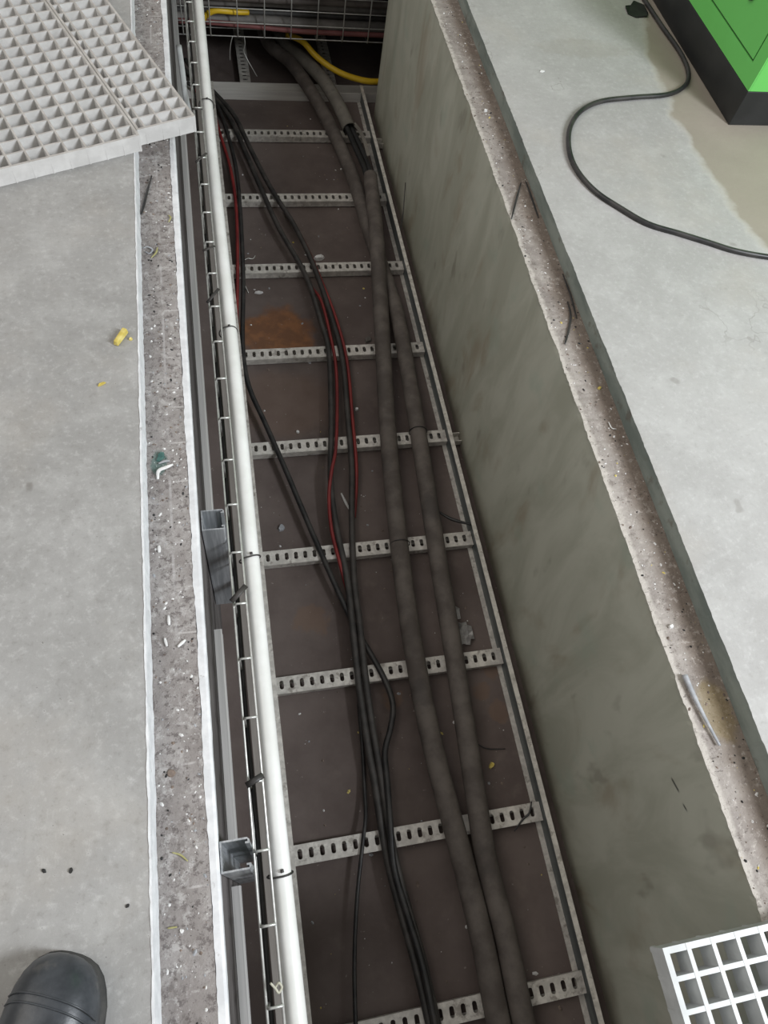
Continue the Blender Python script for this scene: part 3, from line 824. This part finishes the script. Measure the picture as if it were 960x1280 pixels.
for i, s in enumerate((.42, .49, .56)):
    h = (.125, .108, .096)[i]
    mb = MB(); c = tip - ax * (.30 * (1 - s))
    mb.tube([tuple(c + sd * -.02 + Vector((0, 0, h - .008))), tuple(c + ax * .004 + Vector((0, 0, h + .003))), tuple(c + sd * .02 + Vector((0, 0, h - .008)))], .0022, 8)
    obj('lace', mb, 'black_flat', bt)
mb = MB(); pts = []
for k in range(21):
    a = 2 * math.pi * k / 20
    c = tip - ax * (.30 * (1 - .16)) + ax * (math.sin(a) * .040) + sd * (math.cos(a) * .034)
    pts.append((c.x, c.y, .156 + .004 * math.sin(a)))
mb.tube(pts, .008, 8)
obj('collar', mb, 'black', bt, smooth=True)

# ------------------------------------------------------------------ litter, piece by piece
def sliver(pts, r, mat, name, label, cat, squash=.5, seg=8):
    mb = MB(); mb.tube(spline(pts, 6), r, seg, squash=squash, rfun=lambda t: r * (.55 + .45 * math.sin(math.pi * min(max(t, .05), .95))))
    tag(obj(name, mb, mat), label, cat)
def chip(x, y, z, l, w, h, ang, mat, name, label, cat, seed=1):
    rnd = random.Random(seed)
    mb = MB(); ca, sa = math.cos(ang), math.sin(ang)
    n = 9; lo = []; hi = []
    for k in range(n):
        a = 2 * math.pi * k / n
        q = 1 + rnd.uniform(-.22, .22)
        px, py = math.cos(a) * l / 2 * q, math.sin(a) * w / 2 * q
        X, Y = x + px * ca - py * sa, y + px * sa + py * ca
        lo.append(mb.bm.verts.new((X, Y, z + .0002)))
        hi.append(mb.bm.verts.new((x + (X - x) * .8, y + (Y - y) * .8, z + h * rnd.uniform(.6, 1.1))))
    mb.face(lo[::-1]); mb.face(hi)
    for k in range(n): mb.face([lo[k], lo[(k + 1) % n], hi[(k + 1) % n], hi[k]])
    tag(obj(name, mb, mat), label, cat)

z = ZL + .0025
sliver([(-.124, 1.459, z + .002), (-.134, 1.41, z + .002), (-.143, 1.365, z), (-.149, 1.338, z)], .0028, 'black', 'plastic_sliver', 'black plastic sliver on the dirty ledge just below the grating strip', 'plastic scrap')
sliver([(.742, 1.437, z + .001), (.713, 1.375, z + .001), (.684, 1.311, z + .001)], .0024, 'black', 'plastic_sliver', 'straight black sliver jutting over the edge of the ledge opposite the bend in the lead', 'plastic scrap')
sliver([(.757, 1.443, z), (.756, 1.39, z), (.7535, 1.316, z)], .0026, 'black', 'plastic_sliver', 'black sliver lying along the foot of the step beside the one that juts over', 'plastic scrap')
sliver([(.757, 1.128, z + .004), (.757, 1.06, z + .002), (.752, 1.000, z)], .0026, 'black', 'plastic_sliver', 'black sliver leaning against the step at the middle of the ledge', 'plastic scrap')
sliver([(.746, 1.049, z), (.741, 1.01, z), (.722, .965, z), (.703, .930, z)], .0026, 'black', 'plastic_sliver', 'curved black sliver lying across the middle of the ledge', 'plastic scrap')
mb = MB()
P = spline([(.6975, .215, z + .003), (.7005, .180, z + .003), (.706, .140, z + .003), (.714, .098, z + .002)], 8)
rows = []
for i, p in enumerate(P):
    t = i / (len(P) - 1); w = .0052 * (1 - .55 * t)
    rows.append([mb.bm.verts.new(p + Vector((math.cos(a) * w, 0, math.sin(a) * w * .8))) for a in [math.pi * k / 8 for k in range(9)]] +
                [mb.bm.verts.new(p + Vector((math.cos(a) * w * .8, 0, math.sin(a) * w * .55 - .0005))) for a in [math.pi * k / 8 for k in range(8, -1, -1)]])
for a, b in zip(rows, rows[1:]):
    for k in range(18): mb.face([a[k], a[(k + 1) % 18], b[(k + 1) % 18], b[k]], 0, True)
mb.face(rows[0]); mb.face(rows[-1])
tag(obj('sheath_offcut', mb, 'grey_bit'), 'grey curved offcut of cable sheath on the ledge above the clean white grating', 'plastic scrap')

mb = MB()
mb.hexa([(-.199, .946, .0005), (-.190, .941, .0005), (-.171, .974, .0005), (-.181, .981, .0005), (-.197, .947, .011), (-.190, .944, .010), (-.173, .973, .013), (-.181, .978, .012)])
tag(obj('foam_plug', mb, 'yellow_foam', bevel=.002), 'yellow foam plug lying on the concrete between the grating and the boot', 'foam')
chip(-.168, .958, 0, .007, .006, .004, .3, 'yellow_foam', 'foam_crumb', 'tiny yellow crumb next to the yellow foam plug', 'crumb', 3)
chip(-.218, .857, 0, .016, .005, .004, .6, 'yellow_foam', 'foam_crumb', 'yellow splinter on the concrete a hand from the foam plug', 'crumb', 4)
sliver([(-.092, 1.335, z), (-.088, 1.325, z + .002), (-.093, 1.313, z)], .0020, 'straw', 'plastic_curl', 'small yellow curl on the ledge level with the tip of the black sliver', 'plastic scrap')
sliver([(-.118, 1.238, z), (-.121, 1.222, z + .001), (-.131, 1.208, z)], .0020, 'straw', 'plastic_curl', 'pale yellow-green curl on the ledge beside a grey paper loop', 'plastic scrap')
sliver([(-.146, 1.236, z), (-.138, 1.238, z + .002), (-.128, 1.231, z + .001), (-.134, 1.221, z), (-.143, 1.226, z)], .0020, 'grey_bit', 'paper_loop', 'grey paper loop on the ledge next to the yellow-green curl', 'paper')
chip(-.127, .722, ZL, .020, .012, .004, 1.0, 'teal_bit', 'plastic_flake', 'dark green flake on the ledge past the tall post', 'plastic scrap', 5)
sliver([(-.133, .675, z), (-.131, .690, z + .003), (-.118, .697, z + .002), (-.107, .703, z)], .0034, 'white_bit', 'plastic_curl', 'white bent curl of plastic on the ledge just past the dark green flake', 'plastic scrap')
sliver([(-.131, .707, z), (-.120, .711, z), (-.112, .711, z)], .0026, 'grey_bit', 'plastic_strip', 'short grey strip between the green flake and the white curl', 'plastic scrap')
sliver([(-.124, .424, z), (-.1235, .408, z)], .0026, 'white_bit', 'plastic_peg', 'white peg lying lengthwise on the ledge across from the tall post foot', 'plastic scrap', .8)
sliver([(-.112, .371, z), (-.100, .381, z)], .0026, 'white_bit', 'plastic_peg', 'white peg lying askew on the ledge near the white edge', 'plastic scrap', .8)
sliver([(-.131, .388, z), (-.128, .374, z)], .0023, 'white_bit', 'plastic_peg', 'white peg on the middle of the ledge between the other two pegs', 'plastic scrap', .8)
sliver([(-.135, .548, z), (-.1345, .535, z)], .0030, 'white_bit', 'paint_flake', 'white paint flake by the step, level with the top of the tall post', 'paint flake', .5)
chip(-.128, .186, ZL, .013, .013, .003, 0, 'brown_bit', 'dirt_clod', 'round dark clod on the ledge midway between the two posts', 'clod', 8)
sliver([(-.131, .083, z), (-.120, .078, z), (-.111, .069, z)], .0013, 'straw', 'plastic_curl', 'thin yellow-green thread on the ledge beside the hollow-topped post', 'plastic scrap')
sliver([(-.140, -.006, z), (-.128, -.0065, z)], .0012, 'straw', 'plastic_curl', 'straight yellow sliver on the ledge on the boot side of the post', 'plastic scrap')
chip(-.1225, -.012, ZL, .006, .006, .003, 0, 'white_bit', 'plastic_crumb', 'round white crumb beside the straight yellow sliver', 'crumb', 9)
chip(.744, .812, ZL, .009, .006, .004, .4, 'yellow_foam', 'foam_crumb', 'yellow crumb on the dusty ledge opposite the crumpled foil', 'crumb', 10)
sliver([(.735, .727, z), (.737, .712, z), (.746, .709, z)], .0014, 'white_bit', 'plastic_curl', 'white thread on the dusty ledge a little nearer than the yellow crumb', 'plastic scrap')
chip(.731, 1.318, ZL, .010, .007, .004, .4, 'brown_bit', 'dirt_clod', 'brown clod at the foot of the step between the two pairs of slivers', 'clod', 11)
chip(.722, 1.72, ZL, .012, .009, .006, .4, 'white_bit', 'plaster_crumb', 'white plaster crumb at the far part of the dusty ledge', 'crumb', 12)
chip(.708, .300, ZL, .010, .007, .005, .4, 'white_bit', 'plaster_crumb', 'white plaster crumb on the ledge a bit beyond the grey sheath offcut', 'crumb', 14)
chip(.900, 1.835, 0, .014, .008, .003, .4, 'white_bit', 'plaster_crumb', 'white plaster crumb on the pale floor beyond the bend of the lead', 'crumb', 15)
chip(-.252, .080, 0, .008, .005, .002, 1.2, 'black_flat', 'dark_crumb', 'dark crumb on the concrete straight ahead of the boot', 'crumb', 16)
chip(-.284, .085, 0, .007, .004, .002, 2.2, 'black_flat', 'dark_crumb', 'smaller dark crumb on the concrete, farther from the ledge than the other', 'crumb', 17)
chip(-.183, .028, 0, .006, .004, .002, .5, 'black_flat', 'dark_crumb', 'dark crumb between the boot toe and the white edge', 'crumb', 18)

# on the trench floor
z = ZF + .003
sliver([(.292, 1.006, z), (.300, .976, z), (.310, .944, z)], .0040, 'white_bit', 'plastic_stick', 'white plastic stick on the trench floor between the fifth and sixth rungs', 'plastic scrap', .8)
mb = MB()
rnd = random.Random(4)
g = [[mb.bm.verts.new((.551 + (i - 2.5) * .0115 * (1 - .35 * (j > 5)) + rnd.uniform(-.002, .002), .525 + (j - 1) * .0125 + rnd.uniform(-.002, .002), ZF + .004 + rnd.uniform(0, .016))) for i in range(6)] for j in range(6)]
for j in range(5):
    for i in range(5):
        if (i, j) in ((0, 0), (4, 0), (0, 4), (4, 4)): continue
        mb.face([g[j][i], g[j][i + 1], g[j + 1][i + 1], g[j + 1][i]])
t1 = [mb.bm.verts.new((.549 + a, .584 + b, ZF + c)) for a, b, c in ((-.008, 0, .012), (.008, .002, .008), (.010, .030, .012), (.002, .040, .006), (-.006, .028, .014))]
mb.face(t1)
for v in [v for v in mb.bm.verts if not v.link_faces]: mb.bm.verts.remove(v)
o = obj('foil_scrap', mb, 'foil'); tag(o, 'crumpled grey foil scrap on the trench floor beside the thick conduits', 'foil')
sm = o.modifiers.new('solid', 'SOLIDIFY'); sm.thickness = .0012
chip(.110, .913, ZF, .026, .016, .008, 1.2, 'grey_bit', 'paper_scrap', 'pale paper scrap on the trench floor near the white pipe, before the sixth rung', 'paper', 21)
chip(.352, 1.955, ZF, .034, .022, .012, .2, 'white_bit', 'paper_scrap', 'white paper scrap just behind the third slotted rung', 'paper', 22)
sliver([(.085, 1.945, z), (.105, 1.955, z + .004), (.122, 1.957, z), (.132, 1.972, z)], .0018, 'wire', 'wire_snip', 'bent bright wire snip on the trench floor beside the red cable', 'wire')
sliver([(.082, 1.845, z), (.094, 1.80, z)], .0022, 'wire', 'wire_snip', 'straight wire snip under the edge of the third slotted rung', 'wire')
chip(.126, 1.80, ZF, .030, .012, .006, .0, 'white_bit', 'paper_scrap', 'small white scrap on the rust-stained part of the trench floor', 'paper', 23)
chip(.463, 1.575, ZF, .030, .022, .008, .8, 'conduit_pale', 'paper_scrap', 'dull grey scrap by the fourth rung against the thick conduit', 'paper', 24)
chip(.383, 1.300, ZF, .014, .010, .006, .8, 'white_bit', 'plaster_crumb', 'pale crumb on the trench floor between the red cable and the conduit', 'crumb', 25)
chip(.192, 1.231, ZF, .010, .010, .006, .8, 'white_bit', 'plaster_crumb', 'pale crumb on the trench floor beyond the fifth rung', 'crumb', 26)
sliver([(.556, .902, RT + .006), (.590, .872, RT + .008), (.634, .836, -.677)], .0050, 'black', 'cable_stub', 'short black cable stub resting on the ladder rail at the sixth rung', 'cable', .9)
sliver([(.525, .262, z), (.550, .245, z), (.595, .238, z)], .0016, 'black', 'wire_snip', 'thin dark wire on the trench floor beyond the eighth rung', 'wire')
sliver([(.560, .050, RT + .003), (.588, .072, RT + .003), (.604, .082, RT + .010), (.616, .106, RT + .012)], .0026, 'black', 'wire_snip', 'black wire bent over the eighth rung next to the ladder rail', 'wire')
sliver([(.6820, 2.17, -.60), (.660, 2.06, -.655), (.634, 1.985, -.676)], .0020, 'black', 'wire_snip', 'thin black wire leaning from the ladder rail against the painted wall', 'wire')
chip(.551, .205, ZF, .016, .013, .008, .8, 'yellow_foam', 'foam_crumb', 'yellowish crumb on the trench floor between the conduit and the rail, at the eighth rung', 'crumb', 27)
# fine wire ties round the conduits at the rungs
for (x, y, rr, lab) in ((.4215, .800, RC, 'thin wire wrapped round the torn conduit at the sixth rung'), (.5445, 1.163, RC, 'thin wire wrapped round the unbroken conduit at the fifth rung')):
    mb = MB()
    mb.tube([(x + math.cos(a) * (rr + .0014), y + .006 * math.sin(a * .5), ZC + math.sin(a) * (rr + .0014)) for a in [2 * math.pi * k / 24 for k in range(25)]], .0014, 6)
    tag(obj('wire_tie', mb, 'black'), lab, 'cable tie')

# uncountable grit
def scatter(name, n, fx, fy, z, smin, smax, mats, weights, label, seed):
    rnd = random.Random(seed); mb = MB()
    for _ in range(n):
        x, y = fx(rnd), fy(rnd)
        s = smin + (smax - smin) * rnd.random() ** 3
        mi = rnd.choices(range(len(mats)), weights)[0]
        a = rnd.uniform(0, 6.28); l = s * rnd.uniform(.6, 1.9)
        vs = []
        for k in range(5):
            q = a + 2 * math.pi * k / 5
            ex, ey = math.cos(q - a) * l, math.sin(q - a) * s
            vs.append(mb.bm.verts.new((x + ex * math.cos(a) - ey * math.sin(a), y + ex * math.sin(a) + ey * math.cos(a), z + .0001)))
        t = mb.bm.verts.new((x, y, z + s * rnd.uniform(.6, 1.2)))
        for k in range(5): mb.face([vs[k], vs[(k + 1) % 5], t], mi)
    o = obj(name, mb, mats, origin=(0, 0, z)); tag(o, label, 'grit', kind='stuff')
scatter('ledge_debris', 1500, lambda r: r.uniform(XL0 + .004, XL1 - .014), lambda r: r.uniform(-.4, 2.6), ZL, .0004, .0026, ['white_bit', 'brown_bit', 'black_flat', 'grey_bit'], (5, 4, 3, 3), 'fine grit and crumbs scattered over the dirty ledge beside the boot', 1)
scatter('ledge_debris', 1300, lambda r: XR0 + .003 + (XR1 - XR0 - .006) * r.random(), lambda r: r.uniform(-.15, 2.6), ZL, .0004, .0026, ['white_bit', 'brown_bit', 'black_flat', 'yellow_foam'], (4, 6, 3, .6), 'fine grit scattered over the dusty ledge above the painted wall', 2)
scatter('trench_debris', 420, lambda r: r.uniform(.06, .62), lambda r: r.uniform(-.4, 2.75), ZF, .0008, .0045, ['white_bit', 'brown_bit', 'grey_bit', 'yellow_foam'], (3, 6, 3, .8), 'specks of grit scattered over the dusty trench floor', 3)

# ------------------------------------------------------------------ light
w = bpy.data.worlds.new('World'); SC.world = w; w.use_nodes = True
bg = w.node_tree.nodes['Background']
bg.inputs['Color'].default_value = (1.0, .975, .945, 1)
bg.inputs['Strength'].default_value = .40
def area(name, loc, target, size, sy, energy, color):
    l = bpy.data.lights.new(name, 'AREA'); l.shape = 'RECTANGLE'; l.size = size; l.size_y = sy; l.energy = energy; l.color = color
    o = bpy.data.objects.new(name, l); COL.objects.link(o); o.location = loc
    o.rotation_euler = (Vector(target) - Vector(loc)).to_track_quat('-Z', 'Y').to_euler()
    return o
area('window_light', (2.45, -.75, 2.05), (.4, .7, 0), .5, 1.3, 118, (.91, .955, 1.0))
area('trench_fill', (-3.4, 1.6, 4.6), (.5, .9, -.2), 3.5, 4.5, 105, (1.0, .93, .84))  # added fill lamp with no visible source, brightens the trench wall

# ------------------------------------------------------------------ camera
cam = bpy.data.cameras.new('camera'); co = bpy.data.objects.new('camera', cam); COL.objects.link(co)
R = Matrix(((0.97654142, 0.08956162, -0.19582028), (-0.17058419, 0.87673879, -0.44970004), (0.13140737, 0.47255456, 0.87144954)))
co.matrix_world = Matrix.Translation((0, 0, 1.07)) @ R.to_4x4()
cam.sensor_fit = 'VERTICAL'; cam.sensor_height = 36; cam.sensor_width = 27
cam.lens = 899.27 / 1280 * 36
cam.clip_start = .02
SC.camera = co
SC.view_settings.view_transform = 'Standard'
SC.view_settings.look = 'None'
SC.view_settings.gamma = 1
SC.view_settings.use_curve_mapping = False
SC.view_settings.exposure = 0.0
for o in bpy.data.objects:
    if '_o' in o: del o['_o']
